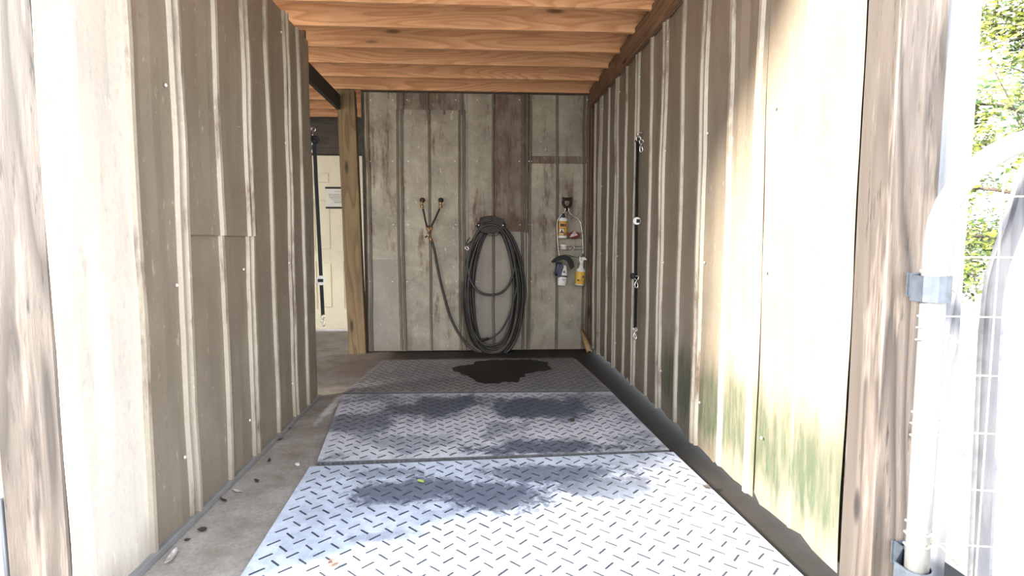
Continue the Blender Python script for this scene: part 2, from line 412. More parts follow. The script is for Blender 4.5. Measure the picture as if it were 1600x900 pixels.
# back wall
bm = bmesh.new(); box(bm, -1.12, 1.2, YB + .03, YB + .09, 0, 2.56)
wall_back = struct(link('wall_back', bm, M['greyboard']))
pb = lambda u, d, z: Vector((u, YB - d, z))
bx = lambda px: atY(px, 400, YB).x
zy = lambda py: atY(750, py, YB).z
ZT = zy(147); Z0 = .012
def bsheet(xa, xb, ya, yb, ribs, mat, off=0.0, seed=0): # pixel measures of the back wall
    return sheet('metal_sheet', bx(xa), bx(xb), yb if yb < 3 else zy(yb), zy(ya), [(bx(u), k) for u, k in ribs], pb, mat, wall_back, off, seed, rib_shading=M['seam_shade'])
bsheet(573, 630, 147, 410, [(577, 2), (625, 1)], M['sheet_b'], .0, 31)
bsheet(573, 630, 405, Z0, [(577, 2), (625, 1)], M['sheet_clean'], .004, 32)
bsheet(626, 728, 147, 180, [(633, 1), (672, 1), (722, 1)], M['sheet_rust'], .0, 33)
bsheet(621, 728, 173, Z0, [(628, 2), (673, 1), (723, 2)], M['sheet_b'], .005, 34)
bsheet(727, 772, 147, Z0, [(731, 0)], M['sheet_b'], .001, 35)
bsheet(769, 826, 147, 364, [(771, 1), (821, 2)], M['sheet_rust'], .003, 36)
bsheet(742, 822, 362, Z0, [(771, 1), (817, 1)], M['sheet_clean'], .007, 37)
bsheet(822, 921, 147, 247, [(828, 1), (870, 1), (915, 2)], M['sheet_b'], .001, 38)
bsheet(823, 921, 243, 256, [(828, 1), (870, 1), (915, 2)], M['sheet_rust'], .004, 39)
bsheet(823, 921, 255, Z0, [(827, 1), (870, 1), (915, 2)], M['sheet_b'], .007, 40)
for px in (579, 614, 637, 712, 745, 826, 812, 830, 918):
    for py in (156, 252, 351, 440):
        p = atY(px + random.uniform(-1, 1), py, YB - .012); screw(wall_back, p, (0, -1, 0))

bm = bmesh.new(); box(bm, -6.1, -6.0, 1.6, 9.0, 0, 2.5); struct(link('sun_block_wall', bm, M['greyboard']))  # unseen wall, added to keep the sun out of the aisle
# beams, header boards, corner boards
bm = bmesh.new(); box(bm, 1.085, 1.125, 1.47, 5.60, 2.40, 2.565); bevelled(bm, .004); struct(link('trim_2', bm, M['beam']), 'brown wooden beam along the top of the right wall')
bm = bmesh.new(); box(bm, -1.325, -1.285, 3.95, 5.74, 2.335, 2.47); bevelled(bm, .003); struct(link('trim_3', bm, M['darkbeam']), 'dark beam over the opening at the left')
bm = bmesh.new(); box(bm, 1.096, 1.122, YB - .075, YB - .012, .0, 2.40); bevelled(bm, .003); struct(link('trim_4', bm, M['redwood']), 'reddish corner board between back and right wall')
for i, (a, b) in enumerate(((600, 720), (745, 760), (832, 862))):
    A = atY(a, 147, YB).x; B = atY(b, 147, YB).x
    bm = bmesh.new(); box(bm, A, B, YB - .005, YB + .02, 2.545, 2.60); struct(link('trim_%d' % (6 + i), bm, M['beam']))

# posts
def post(label, x0, x1, y0, y1, z1, m, tilt=0.0, grp=None, cat='post', z0=0, name='wooden_post'):
    bm = bmesh.new(); cx, cy = (x0 + x1) / 2, (y0 + y1) / 2
    box(bm, x0 - cx, x1 - cx, y0 - cy, y1 - cy, 0, z1 - z0)
    bmesh.ops.subdivide_edges(bm, edges=[e for e in bm.edges if abs(e.verts[0].co.z - e.verts[1].co.z) > .1], cuts=12)
    bevelled(bm, .004)
    for v in bm.verts:
        v.co.x += noise.noise((cx, v.co.z * 1.5, v.co.y * 4)) * .004
        v.co.y += noise.noise((cy, v.co.z * 1.7, v.co.x * 4)) * .003
    o = link(name, bm, m); o.location = (cx, cy, z0); o.rotation_euler = (0, tilt, 0)
    tag(o, label, cat, grp); return o
post('yellowish square wooden post at the left end of the back wall', -1.265, -1.10, 5.52, 5.615, 2.52, M['post'], -.022)
post('weathered grey knotty post at the left side of the entrance', XL - .165, XL - .004, 1.565, 1.71, 2.72, M['greypost'])
post('weathered grey post at the right side of the entrance behind the gate hinge', XR + .004, XR + .145, 1.505, 1.64, 2.72, M['greypost'])
post('pale bleached vertical board beside the right entrance post', XR + .148, XR + .25, 1.52, 1.56, 2.72, M['palepost'], cat='board', name='vertical_board')

# boards of the fence left of the entrance
o1 = post('wide grey weathered board left of the left entrance post, upper one', XL - .45, XL - .175, 1.59, 1.63, 1.34, M['greypost'], z0=.56, cat='board', name='fence_board')
o2 = post('pale board near the ground left of the left entrance post, lower one', XL - .45, XL - .170, 1.56, 1.63, .40, M['palepost'], z0=0, cat='board', name='fence_board')

# far end of the aisle: wall, header, door
YD = 6.98
bm = bmesh.new(); box(bm, -4.5, -2.11, YD + .02, YD + .1, 0, 2.7); box(bm, -2.11, -1.30, YD + .02, YD + .1, 2.12, 2.7); box(bm, -1.30, -.6, YD + .02, YD + .1, 0, 2.7)
wall_far = struct(link('wall_far', bm, M['greyboard']))
bm = bmesh.new(); box(bm, -2.4, -1.0, YD - .03, YD + .02, 2.135, 2.50); struct(link('trim_5', bm, M['greyboard']), 'dark board above the cream door')
bm = bmesh.new(); DX0, DX1 = -2.08, -1.32; DZ1 = 2.12
box(bm, DX0, DX1, YD + .018, YD + .055, .03, DZ1)
door = struct(link('door_1', bm, M['door']), 'cream six-panel door at the far end of the aisle')
cols = [(DX0 + .115, DX0 + .315), (DX0 + .445, DX0 + .645)]
rows = [(atY(510, 483, YD).z, atY(510, 408, YD).z), (atY(510, 392, YD).z, atY(510, 310, YD).z), (atY(510, 288, YD).z, atY(510, 267, YD).z)]
fr = bmesh.new()                      # stiles and rails stand 12 mm proud, panels sit in the recess
xs = [DX0, cols[0][0], cols[0][1], cols[1][0], cols[1][1], DX1]
box(fr, xs[0], xs[1], YD, YD + .02, .03, DZ1); box(fr, xs[2], xs[3], YD, YD + .02, .03, DZ1); box(fr, xs[4], xs[5], YD, YD + .02, .03, DZ1)
zs = [.03, rows[0][0], rows[0][1], rows[1][0], rows[1][1], rows[2][0], rows[2][1], DZ1]
for a, b in ((0, 1), (2, 3), (4, 5), (6, 7)):
    for c in cols: box(fr, c[0], c[1], YD, YD + .02, zs[a], zs[b])
link('door_frame', fr, M['door'], door)
for c in cols:
    for r in rows:
        b = bmesh.new(); box(b, c[0] + .022, c[1] - .022, YD + .004, YD + .02, r[0] + .022, r[1] - .022); bevelled(b, .006)
        link('door_panel', b, M['door'], door)

# ------------------------------------------------------------------ rubber mats
def rubber_mat(label, c, dark, light, dirty, dust=(.50, .53, .61), grp='rubber stall mats laid end to end'):
    """c = four corners (front-left, front-right, back-right, back-left) on the floor"""
    c = [Vector(p) for p in c]; cen = sum(c, Vector()) / 4; cen.z = 0
    root = thing('rubber_mat', label, 'mat', cen, grp)
    T = .019
    def uv(u, v): return (c[0] * (1 - u) * (1 - v) + c[1] * u * (1 - v) + c[2] * u * v + c[3] * (1 - u) * v) - cen
    bm = bmesh.new(); nu = 150; nv = 8                 # slab with a toothed edge
    outline = [uv(i / nu, 0) for i in range(nu)] + [uv(1, j / nv) for j in range(nv)] + [uv(1 - i / nu, 1) for i in range(nu)] + [uv(0, 1 - j / nv) for j in range(nv)]
    dirn = (c[0] - c[3]).normalized()
    lo, mid, hi = [], [], []
    for i, p in enumerate(outline):
        t = dirn * (.005 if (i < nu and i % 2) else 0)
        lo.append(bm.verts.new(p + t + Vector((0, 0, .001)))); mid.append(bm.verts.new(p + t + Vector((0, 0, T - .003)))); hi.append(bm.verts.new(p - dirn * (.002 if i < nu else 0) + Vector((0, 0, T))))
    n = len(outline)
    for A, B in ((lo, mid), (mid, hi)):
        for i in range(n): bm.faces.new((A[i], A[(i + 1) % n], B[(i + 1) % n], B[i])).material_index = 1
    bm.faces.new(hi); bm.faces.new(lo[::-1])
    m = mat_rubber('rubber_' + label[:12], [((x - cen.x, y - cen.y), r, s) for (x, y), r, s in dark], [((x - cen.x, y - cen.y), r, s) for (x, y), r, s in light], dirty, dust)
    slab = link('mat_slab', bm, m, root); slab.data.materials.append(M['matedge'])
    # raised tread bars, one direction on the even, the other on the odd places
    W = (c[1] - c[0]).length; D = (c[3] - c[0]).length; P = .063 / math.sqrt(2); verts = []; faces = []
    for i in range(-2, int((W + D) / P) + 2):
        for j in range(-int((W + D) / P) - 2, int((W + D) / P) + 2):
            pu, pv = (i + j) * P / W, (i - j) * P / D
            if not (.012 < pu < .988 and .02 < pv < .98) or random.random() < .01: continue
            p = uv(pu, pv); a = math.radians(45 if i % 2 != j % 2 else -45) + random.uniform(-.04, .04)
            l = .0255 * random.uniform(.85, 1.05); wd = .0034 * random.uniform(.75, 1.15)
            dx = Vector((math.cos(a), math.sin(a), 0)); dy = Vector((-dx.y, dx.x, 0)); k = len(verts)
            for s1, s2, z, q in ((-1, -1, T - .0005, 1), (1, -1, T - .0005, 1), (1, 1, T - .0005, 1), (-1, 1, T - .0005, 1), (-1, -1, T + .0022, .8), (1, -1, T + .0022, .8), (1, 1, T + .0022, .8), (-1, 1, T + .0022, .8)):
                v = p + dx * (l * s1 * (q + .2 * (q < 1) * .8)) + dy * (wd * s2 * q); verts.append((v.x, v.y, z))
            faces += [(k, k + 1, k + 5, k + 4), (k + 1, k + 2, k + 6, k + 5), (k + 2, k + 3, k + 7, k + 6), (k + 3, k, k + 4, k + 7), (k + 4, k + 5, k + 6, k + 7)]
    me = bpy.data.meshes.new('tread_bars'); me.from_pydata(verts, [], faces); me.materials.append(M['tread'])
    o = bpy.data.objects.new('tread_bars', me); COL.objects.link(o); o.parent = root; o['kind'] = 'stuff'
    return root
Zm = .019
q = lambda x, y: atZ(x, y, Zm)
def bl(x, y, rx, ry, s=1): p = q(x, y); return ((p.x, p.y), (rx, ry), s)
f2 = [q(495, 722), q(1046, 703), q(955, 612), q(535, 616)]
f3 = [q(536, 614), q(954, 610), q(900, 561), q(598, 563)]
for l in (f2, f3):
    for p in l: p.z = 0
e = (f2[1] - f2[0]).normalized(); pn = Vector((e.y, -e.x, 0))
a = q(484, 729); b = q(1052, 706); a.z = b.z = 0
pn1 = Vector(((b - a).normalized().y, -(b - a).normalized().x, 0))
f1 = [a + pn1 * 1.19, b + pn1 * 1.19, b, a]
rubber_mat('front rubber stall mat, nearest the entrance, bright with bluish damp patches', f1,
           [bl(640, 765, .30, .17, .9), bl(760, 775, .35, .18, .9), bl(860, 740, .4, .12, .8), bl(950, 760, .28, .14, .75), bl(600, 740, .2, .08, .6), bl(600, 838, .16, .05, .4)],
           [bl(686, 790, .07, .05, 1), bl(740, 745, .12, .04, .5)], .22)
rubber_mat('middle rubber stall mat with dark damp blotches and a ridged front edge', f2,
           [bl(690, 635, .44, .30, 1), bl(840, 637, .48, .30, 1), bl(860, 700, .45, .14, .95), bl(560, 660, .34, .22, .85), bl(640, 690, .3, .12, .5), bl(930, 625, .3, .15, .6)],
           [bl(745, 650, .15, .28, .7), bl(930, 670, .45, .16, .9), bl(530, 700, .2, .1, .6)], .6, (.56, .55, .58))
rubber_mat('rear rubber stall mat beside the back wall under the hose', f3,
           [bl(660, 590, .3, .3, .4), bl(870, 605, .4, .1, .3)], [], .3, (.27, .25, .235))
# puddle on the rear mat
pp = [(707, 575), (722, 571), (740, 569), (748, 564), (790, 562), (830, 562), (845, 564), (858, 566), (853, 571), (860, 577), (838, 580), (820, 586), (812, 592), (805, 597), (790, 596), (778, 599), (756, 599), (746, 595), (732, 588), (722, 584)]
pts = catmull([atZ(x, y, Zm + .0028) for x, y in pp], 8, True)
pts = [p + Vector((noise.noise(p * 14) * .03 + noise.noise(p * 60) * .02, noise.noise(p * 17 + Vector((3, 0, 0))) * .02 + noise.noise(p * 70) * .03, 0)) for p in pts]
cen = sum(pts, Vector()) / len(pts); cen.z = Zm
bm = bmesh.new(); top = [bm.verts.new(p - cen) for p in pts]; inn = [bm.verts.new((p - cen) * .98 + Vector((0, 0, .0006))) for p in pts]
n = len(pts); bot = [bm.verts.new((p - cen) * 1.0 - Vector((0, 0, .0005))) for p in pts]
for i in range(n):
    bm.faces.new((top[i], top[(i + 1) % n], inn[(i + 1) % n], inn[i])); bm.faces.new((bot[i], bot[(i + 1) % n], top[(i + 1) % n], top[i]))
bm.faces.new(inn)
m = NM('dirty_water'); o = link('puddle', bm, m.set(Base_Color=m.mix(m.noise(m.coord(), 5, 4), (.02, .019, .017), (.036, .031, .026)), Roughness=.6, Specular_IOR_Level=.12))
o.location = cen; tag(o, 'dark puddle of dirty water on the rear rubber mat', 'puddle')

# ------------------------------------------------------------------ water taps and hose on the back wall
def bp(x, y, d=.03): return atY(x, y, YB - d)
for nm, px, tx, lab, mt in (('left', 660, 668, 'left one of two rusty pipe outlets on the back wall', M['rustm']), ('right', 689, 673, 'right one of two dark pipe outlets on the back wall', M['blackm'])):
    t = thing('water_outlet', lab, 'tap', bp(px, 313, 0.0), 'water outlets on the back wall')
    L = t.location
    bm = bmesh.new(); lathe(bm, [(.024, 0), (.026, .006), (.018, .012), (.017, .045), (.021, .048), (.021, .06), (.012, .066)], 14, Matrix.Rotation(math.pi / 2, 4, 'X'))
    link('pipe_stub', bm, mt, t, True)
    bm = bmesh.new(); tube(bm, [(0, -.05, 0), (0, -.055, -.03), (0, -.052, -.06)], .012, 8)
    lathe(bm, [(.014, -.075), (.017, -.07), (.017, -.05), (.014, -.047)], 8, Matrix.Translation((0, -.052, 0)))
    link('brass_fitting', bm, M['brass'], t, True)
t = thing('hose_splitter', 'black Y-shaped hose pair with brass connectors joining the two outlets', 'hose connector', bp(671, 360, .05))
L = t.location
for px0, px1 in ((660, 667), (689, 674)):
    bm = bmesh.new(); A = bp(px0 + (1 if px0 < 670 else -2), 326, .05) - L; B = bp(px1, 354, .05) - L
    tube(bm, catmull([A, A.lerp(B, .5) + Vector((0, -.008, -.004)), B], 6), .0085, 8); link('short_hose', bm, M['black'], t, True)
bm = bmesh.new(); A = bp(669, 352, .05) - L; B = bp(671, 366, .05) - L
tube(bm, [A, B], .014, 8); tube(bm, [bp(666, 354, .05) - L, bp(669, 360, .05) - L], .010, 8); tube(bm, [bp(675, 354, .05) - L, bp(672, 360, .05) - L], .010, 8)
tube(bm, [bp(671, 370, .05) - L, bp(675, 378, .05) - L], .016, 8)
link('brass_fitting', bm, M['brass'], t, True)
bm = bmesh.new(); lathe(bm, [(.0, -.012), (.012, -.008), (.014, 0), (.008, .01), (.0, .012)][1:4], 10, Matrix.Translation(bp(669, 367, .075) - L)); link('valve_knob', bm, M['silver'], t, True)
bm = bmesh.new(); tube(bm, [bp(669, 367, .06) - L, bp(664, 371, .07) - L], .007, 6); link('valve_lever', bm, M['blackm'], t, True)

hose = thing('garden_hose', 'long dark garden hose hanging in a coil on the back wall', 'hose', bp(770, 355, .06)); L = hose.location
def loop(l, r, top, bot, d, sk=0.0, j=0):
    P = []
    for k in range(20):
        a = 2 * math.pi * k / 20; s, c = math.sin(a), math.cos(a)
        cx, hw = (l + r) / 2, (r - l) / 2; cy, hh = (top + bot) / 2, (bot - top) / 2
        wv = hw * (1 - .12 * max(0, -c) ** 2 - .05)*(1 if c > 0 else (.84 + .16 * (1 + c)))
        x = cx + wv * math.copysign(abs(s) ** .82, s) + sk * c * hw
        y = cy + hh * math.copysign(abs(c) ** .92, c)
        x += noise.noise((j * 3.1, a, 1)) * 2.2
        dd = d + (.012 * math.sin(a * 2 + j)) + .01
        dd = max(dd, .028)
        P.append(bp(x, y, dd) - L)
    return P
LP = [(722, 818, 350, 554, .04), (725, 814, 352, 549, .065), (728, 819, 348, 556, .09), (733, 808, 354, 543, .05), (730, 812, 351, 552, .115), (736, 804, 353, 546, .08),
      (720, 812, 356, 551, .10), (726, 806, 347, 540, .12), (732, 816, 352, 548, .03), (724, 822, 353, 545, .055), (738, 811, 349, 555, .07)]
LP = [(l, r, t_, b_, d) for l, r, t_, b_, d in LP]
for j, (l_, r_, t_, b_, d_) in enumerate(LP):
    bm = bmesh.new(); tube(bm, catmull(loop(l_, r_, t_, b_, d_, random.uniform(-.05, .05), j), 3, True), .0125, 8, True)
    link('hose_loop', bm, M['hoseb'] if j in (3, 6) else M['hose'], hose, True)
bm = bmesh.new(); tube(bm, catmull(loop(728, 806, 351, 461, .13, 0, 33), 3, True), .012, 8, True); link('hose_loop', bm, M['hose'], hose, True)
bm = bmesh.new()
tube(bm, catmull([bp(x, y, d) - L for x, y, d in ((675, 378, .05), (679, 392, .05), (684, 420, .04), (692, 455, .035), (702, 490, .035), (716, 520, .04), (735, 543, .06), (760, 553, .09), (785, 551, .1))], 6), .0125, 8)
link('feed_hose', bm, M['hose'], hose, True)
bm = bmesh.new()
tube(bm, catmull([bp(x, y, d) - L for x, y, d in ((803, 400, .1), (808, 440, .12), (800, 480, .13), (786, 512, .13), (770, 527, .13), (756, 531, .13), (744, 532, .13))], 6), .010, 8)
link('hose_tail', bm, M['hose'], hose, True)
bm = bmesh.new(); tube(bm, [bp(764, 529, .13) - L, bp(757, 531, .13) - L, bp(742, 533, .13) - L], [.012, .016, .011], 8); link('nozzle', bm, M['blackm'], hose, True)

t = thing('hose_hanger', 'dark iron hose hanger screwed to the back wall above the hose', 'hose hanger', bp(768, 352, .0)); L = t.location
def poly(pxs, d0, d1, m, name, par, L):
    bm = bmesh.new(); P = [bp(x, y, 0) - L for x, y in pxs]
    prism(bm, [(p.x, p.z) for p in P], -d0, -d1); bevelled(bm, .003); return link(name, bm, m, par)
poly([(743, 352), (756, 343), (764, 340), (775, 341), (788, 347), (791, 352), (788, 360), (778, 363), (752, 364)], .004, .016, M['blackm'], 'back_plate', t, L)
poly([(752, 345), (768, 342), (784, 347), (780, 362), (756, 363)], .016, .14, M['rustm'], 'hose_saddle', t, L)
poly([(750, 341), (768, 338), (786, 344), (786, 362), (768, 365), (750, 364)], .14, .148, M['blackm'], 'front_plate', t, L)
for k, (pp_) in enumerate((((744, 352), (754, 341), (765, 338), (769, 345), (754, 350)), ((757, 364), (766, 368), (776, 368), (781, 362)), ((745, 353), (750, 361), (758, 366)))):
    bm = bmesh.new(); tube(bm, catmull([bp(x, y, .155) - L for x, y in pp_], 5), .003, 6); link('wire', bm, M['blackm'], t, True)
for px in (748, 786):
    bm = bmesh.new(); lathe(bm, [(.009, -.002), (.010, .003), (.005, .007)], 10, Matrix.Translation(bp(px, 352, .15) - L) @ Matrix.Rotation(math.pi / 2, 4, 'X')); link('screw_head', bm, M['silver'], t, True)
t = thing('hose_clip', 'small dark metal snap hanging left of the hose coil', 'clip', bp(730, 375, .13)); L = t.location
bm = bmesh.new(); tube(bm, catmull([bp(x, y, .14) - L for x, y in ((734, 371), (730, 377), (729, 383))], 4), .005, 6); tube(bm, catmull([bp(x, y, .14) - L for x, y in ((738, 376), (733, 380), (729, 385))], 4), .005, 6); link('clip_arm', bm, M['blackm'], t, True)
bm = bmesh.new(); tube(bm, catmull([bp(x, y, .14) - L for x, y in ((728, 385), (727, 388), (731, 391), (732, 387))], 4, True), .0035, 6, True); link('clip_ring', bm, M['silver'], t, True)

# ------------------------------------------------------------------ hook, caddy, bottles
t = thing('wall_hook', 'black horseshoe-shaped wall hook at the top of the wire caddy', 'hook', bp(886, 317, 0)); L = t.location
bm = bmesh.new(); tube(bm, catmull([bp(x, y, .025) - L for x, y in ((882, 322), (880, 317), (881, 312), (886, 311), (891, 312), (892, 317), (890, 322), (886, 324))], 5, True), .014, 8, True); link('hook_ring', bm, M['blackm'], t, True)
for a in ((880, 310), (892, 310)):
    b = bmesh.new(); P = bp(a[0], a[1], .02) - L; box(b, P.x - .011, P.x + .011, P.y - .012, P.y + .018, P.z - .008, P.z + .012); bevelled(b, .003); link('hook_lug', b, M['blackm'], t)
bm = bmesh.new(); tube(bm, [bp(886, 323, .03) - L, bp(885, 330, .04) - L], .009, 8); link('hook_peg', bm, M['blackm'], t, True)

cd = thing('shower_caddy', 'thin wire caddy with two shelves hanging on the back wall', 'caddy', bp(886, 327, .05)); L = cd.location
def wire(pts, r=.0036, name='wire', par=cd, d=.05, m='silver', n=4, closed=False):
    bm = bmesh.new(); tube(bm, catmull([bp(p[0], p[1], p[2] if len(p) > 2 else d) - L for p in pts], n, closed), r, 6, closed); return link(name, bm, M[m], par, True)
wire([(884, 324), (882, 331), (875, 338), (871, 346), (870.5, 360), (872, 385), (874, 404)], name='side_wire')
wire([(888, 324), (890, 332), (896, 338), (905, 344), (909, 358), (910.5, 375), (911, 402)], name='side_wire')
for yy in (364, 372, 385, 390): 
    wire([(871.5, yy, .03), (890, yy, .03), (910, yy, .03)], .0022, 'shelf_wire')
    wire([(871.5, yy, .11), (890, yy + .5, .115), (910, yy, .11)], .0022, 'shelf_wire', m='blackm')
    for xx in (871.5, 910): wire([(xx, yy, .03), (xx, yy, .11)], .0022, 'shelf_wire', m='blackm')
for yy in (373, 391):
    for xx in range(874, 910, 6): wire([(xx, yy, .03), (xx, yy, .11)], .0018, 'floor_wire', m='blackm')
wire([(888, 385, .115), (891, 389, .115), (894, 391, .115), (898, 387, .115), (894, 385, .115), (888, 391, .115)], .002, 'scroll_wire')
wire([(874, 402, .06), (884, 398, .06), (900, 402, .08), (908, 401, .09)], .0025, 'lower_hook_wire', m='blackm')

def label_quad(root, poly_, d0, d1, m, name='label_band'):
    return None
def bottle(name, label, prof, cx, cy, m, bands, tilt=0, d=.07, sy=.55, sc=1.0, cap=None, parts=()):
    """prof: radius/height in metres, base at z=0 at pixel (cx,cy)"""
    r = thing(name, label, 'bottle', bp(cx, cy, d)); r.rotation_euler = (0, tilt, 0)
    bm = bmesh.new(); lathe(bm, prof, 20, None, 1, sy); link('bottle_body', bm, m, r, True)
    for nm, p, mm in bands:
        bm = bmesh.new(); lathe(bm, p, 20, None, 1, sy); link(nm, bm, mm, r, True)
    if cap:
        bm = bmesh.new(); lathe(bm, cap[0], 14); link('cap', bm, cap[1], r, True)
    return r
navy = plain('navy_plastic', (.015, .022, .07), .35); orange = plain('orange_label', (.75, .38, .08), .5, 0, .35, 25); amber = plain('amber_label', (.85, .52, .07), .4, 0, .25, 15)
redp = plain('red_packet', (.28, .05, .04), .45, 0, .4, 20); white = M['whitepl']; pinkw = plain('pale_pink_plastic', (.75, .6, .55), .5)
labw = plain('dark_print', (.05, .035, .05), .6)
r = bottle('shampoo_bottle', 'white squeeze bottle with orange label and navy cap on the upper caddy shelf', [(.040, 0), (.043, .006), (.043, .185), (.038, .2), (.015, .208)], 879, 373, white,
       [('label_band', [(.0435, .03), (.0445, .031), (.0445, .172), (.0435, .173)], orange)], .03, cap=([(.014, .205), (.017, .21), (.017, .225), (.011, .235), (.008, .25)], navy))
b = bmesh.new(); box(b, -.03, .01, -.0262, -.024, .12, .145); box(b, .014, .026, -.0255, -.022, .12, .145); box(b, -.03, .02, -.026, -.0245, .094, .099); box(b, .005, .03, -.0255, -.022, .033, .043)
a = [(-.034, .058), (.006, .058), (-.006, .075), (-.014, .092), (-.019, .09), (-.022, .072)]; prism(b, a, -.0262, -.024); link('label_print', b, labw, r)['kind'] = 'stuff'
b = bmesh.new(); box(b, -.034, .002, -.0255, -.0235, .045, .10); link('label_panel', b, white, r)
# packet
t = thing('red_packet', 'crumpled red packet lying on the upper caddy shelf', 'packet', bp(897, 373, .07)); 
bm = bmesh.new(); bmesh.ops.create_icosphere(bm, subdivisions=3, radius=1)
for v in bm.verts:
    k = 1 + noise.noise(v.co * 2.3) * .35; v.co = Vector((v.co.x * .062 * k, v.co.y * .025 * k, v.co.z * .034 * k + .034))
link('packet_bag', bm, redp, t)
bm = bmesh.new(); prism(bm, [(-.05, .01), (.03, .035), (.015, .062), (-.01, .07), (-.035, .04)], -.032, -.026); link('packet_flap', bm, pinkw, t)
r = bottle('cream_jar', 'small white lidded jar on the lower caddy shelf', [(.028, 0), (.033, .004), (.033, .03), (.028, .034)], 880.5, 391, pinkw, [], 0, d=.085, sy=.9, cap=([(.034, .034), (.036, .037), (.036, .055), (.032, .059)], white))
r['category'] = 'jar'
# hanging sweat scraper (two curved dark blades)
t = thing('sweat_scraper', 'black curved rubber scraper hanging below the wire caddy', 'scraper', bp(882, 405, .09)); L = t.location
for d_, pts_ in ((.10, ((863, 410), (868, 405), (876, 401), (885, 401), (891, 405), (894.5, 412), (895, 418))), (.13, ((866, 409), (873, 405.5), (882, 404), (888, 408), (892, 415), (893, 420)))):
    bm = bmesh.new(); P = catmull([bp(x, y, d_) - L for x, y in pts_], 4); rings = []
    for i, p in enumerate(P):
        tdir = (P[min(i + 1, len(P) - 1)] - P[max(i - 1, 0)]).normalized(); nn = Vector((-tdir.z, 0, tdir.x))
        rings.append([bm.verts.new(p + nn * a + Vector((0, bb, 0))) for a, bb in ((-.012, -.012), (.012, -.012), (.012, .012), (-.012, .012))])
    for A, B in zip(rings, rings[1:]):
        for k in range(4): bm.faces.new((A[k], A[(k + 1) % 4], B[(k + 1) % 4], B[k]))
    bm.faces.new(rings[0]); bm.faces.new(rings[-1][::-1]); link('scraper_blade', bm, M['black'], t)
bm = bmesh.new(); P = bp(873, 420, .07) - L; vs = lathe(bm, [(.022, -.07), (.034, -.05), (.036, .0), (.03, .05), (.02, .062)], 16, Matrix.Translation(P) @ Matrix.Rotation(.15, 4, 'Y'), 1, .5); link('scraper_handle', bm, navy, t, True)
# white bottle hanging
r = bottle('conditioner_bottle', 'white and navy bottle hanging below the caddy beside the scraper', [(.036, 0), (.041, .006), (.045, .06), (.045, .11), (.036, .17), (.024, .2)], 877.5, 446, white,
       [('label_band', [(.0448, .085), (.0458, .086), (.0458, .100), (.0448, .101)], labw)], .10, d=.10)
bm = bmesh.new(); prism(bm, [(-.052, .075), (-.022, .085), (-.002, .19), (-.02, .215), (-.045, .2), (-.06, .15)], -.032, .0); link('navy_panel', bm, navy, r)
bm = bmesh.new(); box(bm, -.012, .03, -.0275, -.024, .062, .066); box(bm, -.006, .02, -.0275, -.024, .052, .055); link('label_print', bm, redp, r)['kind'] = 'stuff'
bm = bmesh.new(); prism(bm, [(-.004, .128), (.016, .128), (.012, .145), (.004, .148)], -.027, -.022); link('label_emblem', bm, labw, r)
# spray bottle
r = bottle('spray_bottle', 'yellow-labelled spray bottle with white trigger hooked on the caddy', [(.040, 0), (.044, .006), (.045, .14), (.043, .155), (.022, .178), (.017, .225)], 905, 446, white,
       [('label_band', [(.0448, .012), (.0462, .013), (.0462, .138), (.0448, .139)], amber)], .10, d=.10, sy=.7)
b = bmesh.new(); lathe(b, [(.018, .222), (.020, .226), (.020, .245), (.015, .25)], 12); link('neck_ring', b, white, r, True)
b = bmesh.new(); prism(b, [(-.006, .246), (-.006, .275), (.01, .286), (.03, .28), (.048, .262), (.045, .255), (.02, .258), (.012, .246)], -.012, .012); bevelled(b, .003); link('spray_head', b, white, r)
b = bmesh.new(); prism(b, [(-.006, .268), (-.022, .285), (-.032, .282), (-.024, .262), (-.026, .235), (-.018, .233), (-.014, .262)], -.006, .006); bevelled(b, .002); link('trigger', b, white, r)
b = bmesh.new(); box(b, .018, .03, -.0315, -.026, .08, .1); box(b, -.03, -.01, -.0325, -.027, .045, .06); link('label_print', b, labw, r)['kind'] = 'stuff'

# ------------------------------------------------------------------ cross ties
def strap(bm, P, wdt, thk, side):
    rings = []
    for i, p in enumerate(P):
        rings.append([bm.verts.new(p + side * a + Vector((0, b, 0)) if abs(side.x) > .5 else p + side * a + Vector((b, 0, 0))) for a, b in ((-wdt, -thk), (wdt, -thk), (wdt, thk), (-wdt, thk))])
    for A, B in zip(rings, rings[1:]):
        for k in range(4): bm.faces.new((A[k], A[(k + 1) % 4], B[(k + 1) % 4], B[k]))
    bm.faces.new(rings[0]); bm.faces.new(rings[-1][::-1])
def ring(bm, c, r, rr, nrm, sz=1.0):
    q_ = Vector(nrm).to_track_quat('Z', 'Y'); c = Vector(c)
    tube(bm, [c + q_ @ Vector((r * math.cos(2 * math.pi * k / 16), r * sz * math.sin(2 * math.pi * k / 16), 0)) for k in range(16)], rr, 6, True)
def snap(par, P, down=True, nrm=(0, -1, 0)):
    """swivel bolt snap hanging from P"""
    bm = bmesh.new(); P = Vector(P)
    ring(bm, P + Vector((0, 0, -.012)), .014, .003, nrm); tube(bm, [P + Vector((0, 0, -.024)), P + Vector((0, 0, -.034))], .006, 8)
    tube(bm, catmull([P + Vector(v) for v in ((0, 0, -.034), (-.008, 0, -.045), (-.011, 0, -.062), (-.006, 0, -.078), (.004, 0, -.08), (.01, 0, -.07), (.008, 0, -.055), (.003, 0, -.045))], 3), .0042, 6)
    return link('bolt_snap', bm, M['silver'], par, True)
A = atY(491, 222, 4.045); B = atY(504.5, 492, 4.045)
t = thing('cross_tie', 'black nylon cross tie hanging at the end of the left wall', 'strap', A, 'cross ties'); L = t.location
N_ = 14; P = [A.lerp(B, i / N_) - L + Vector((0, noise.noise((i * .4, 0, 0)) * .004, 0)) for i in range(N_ + 1)]
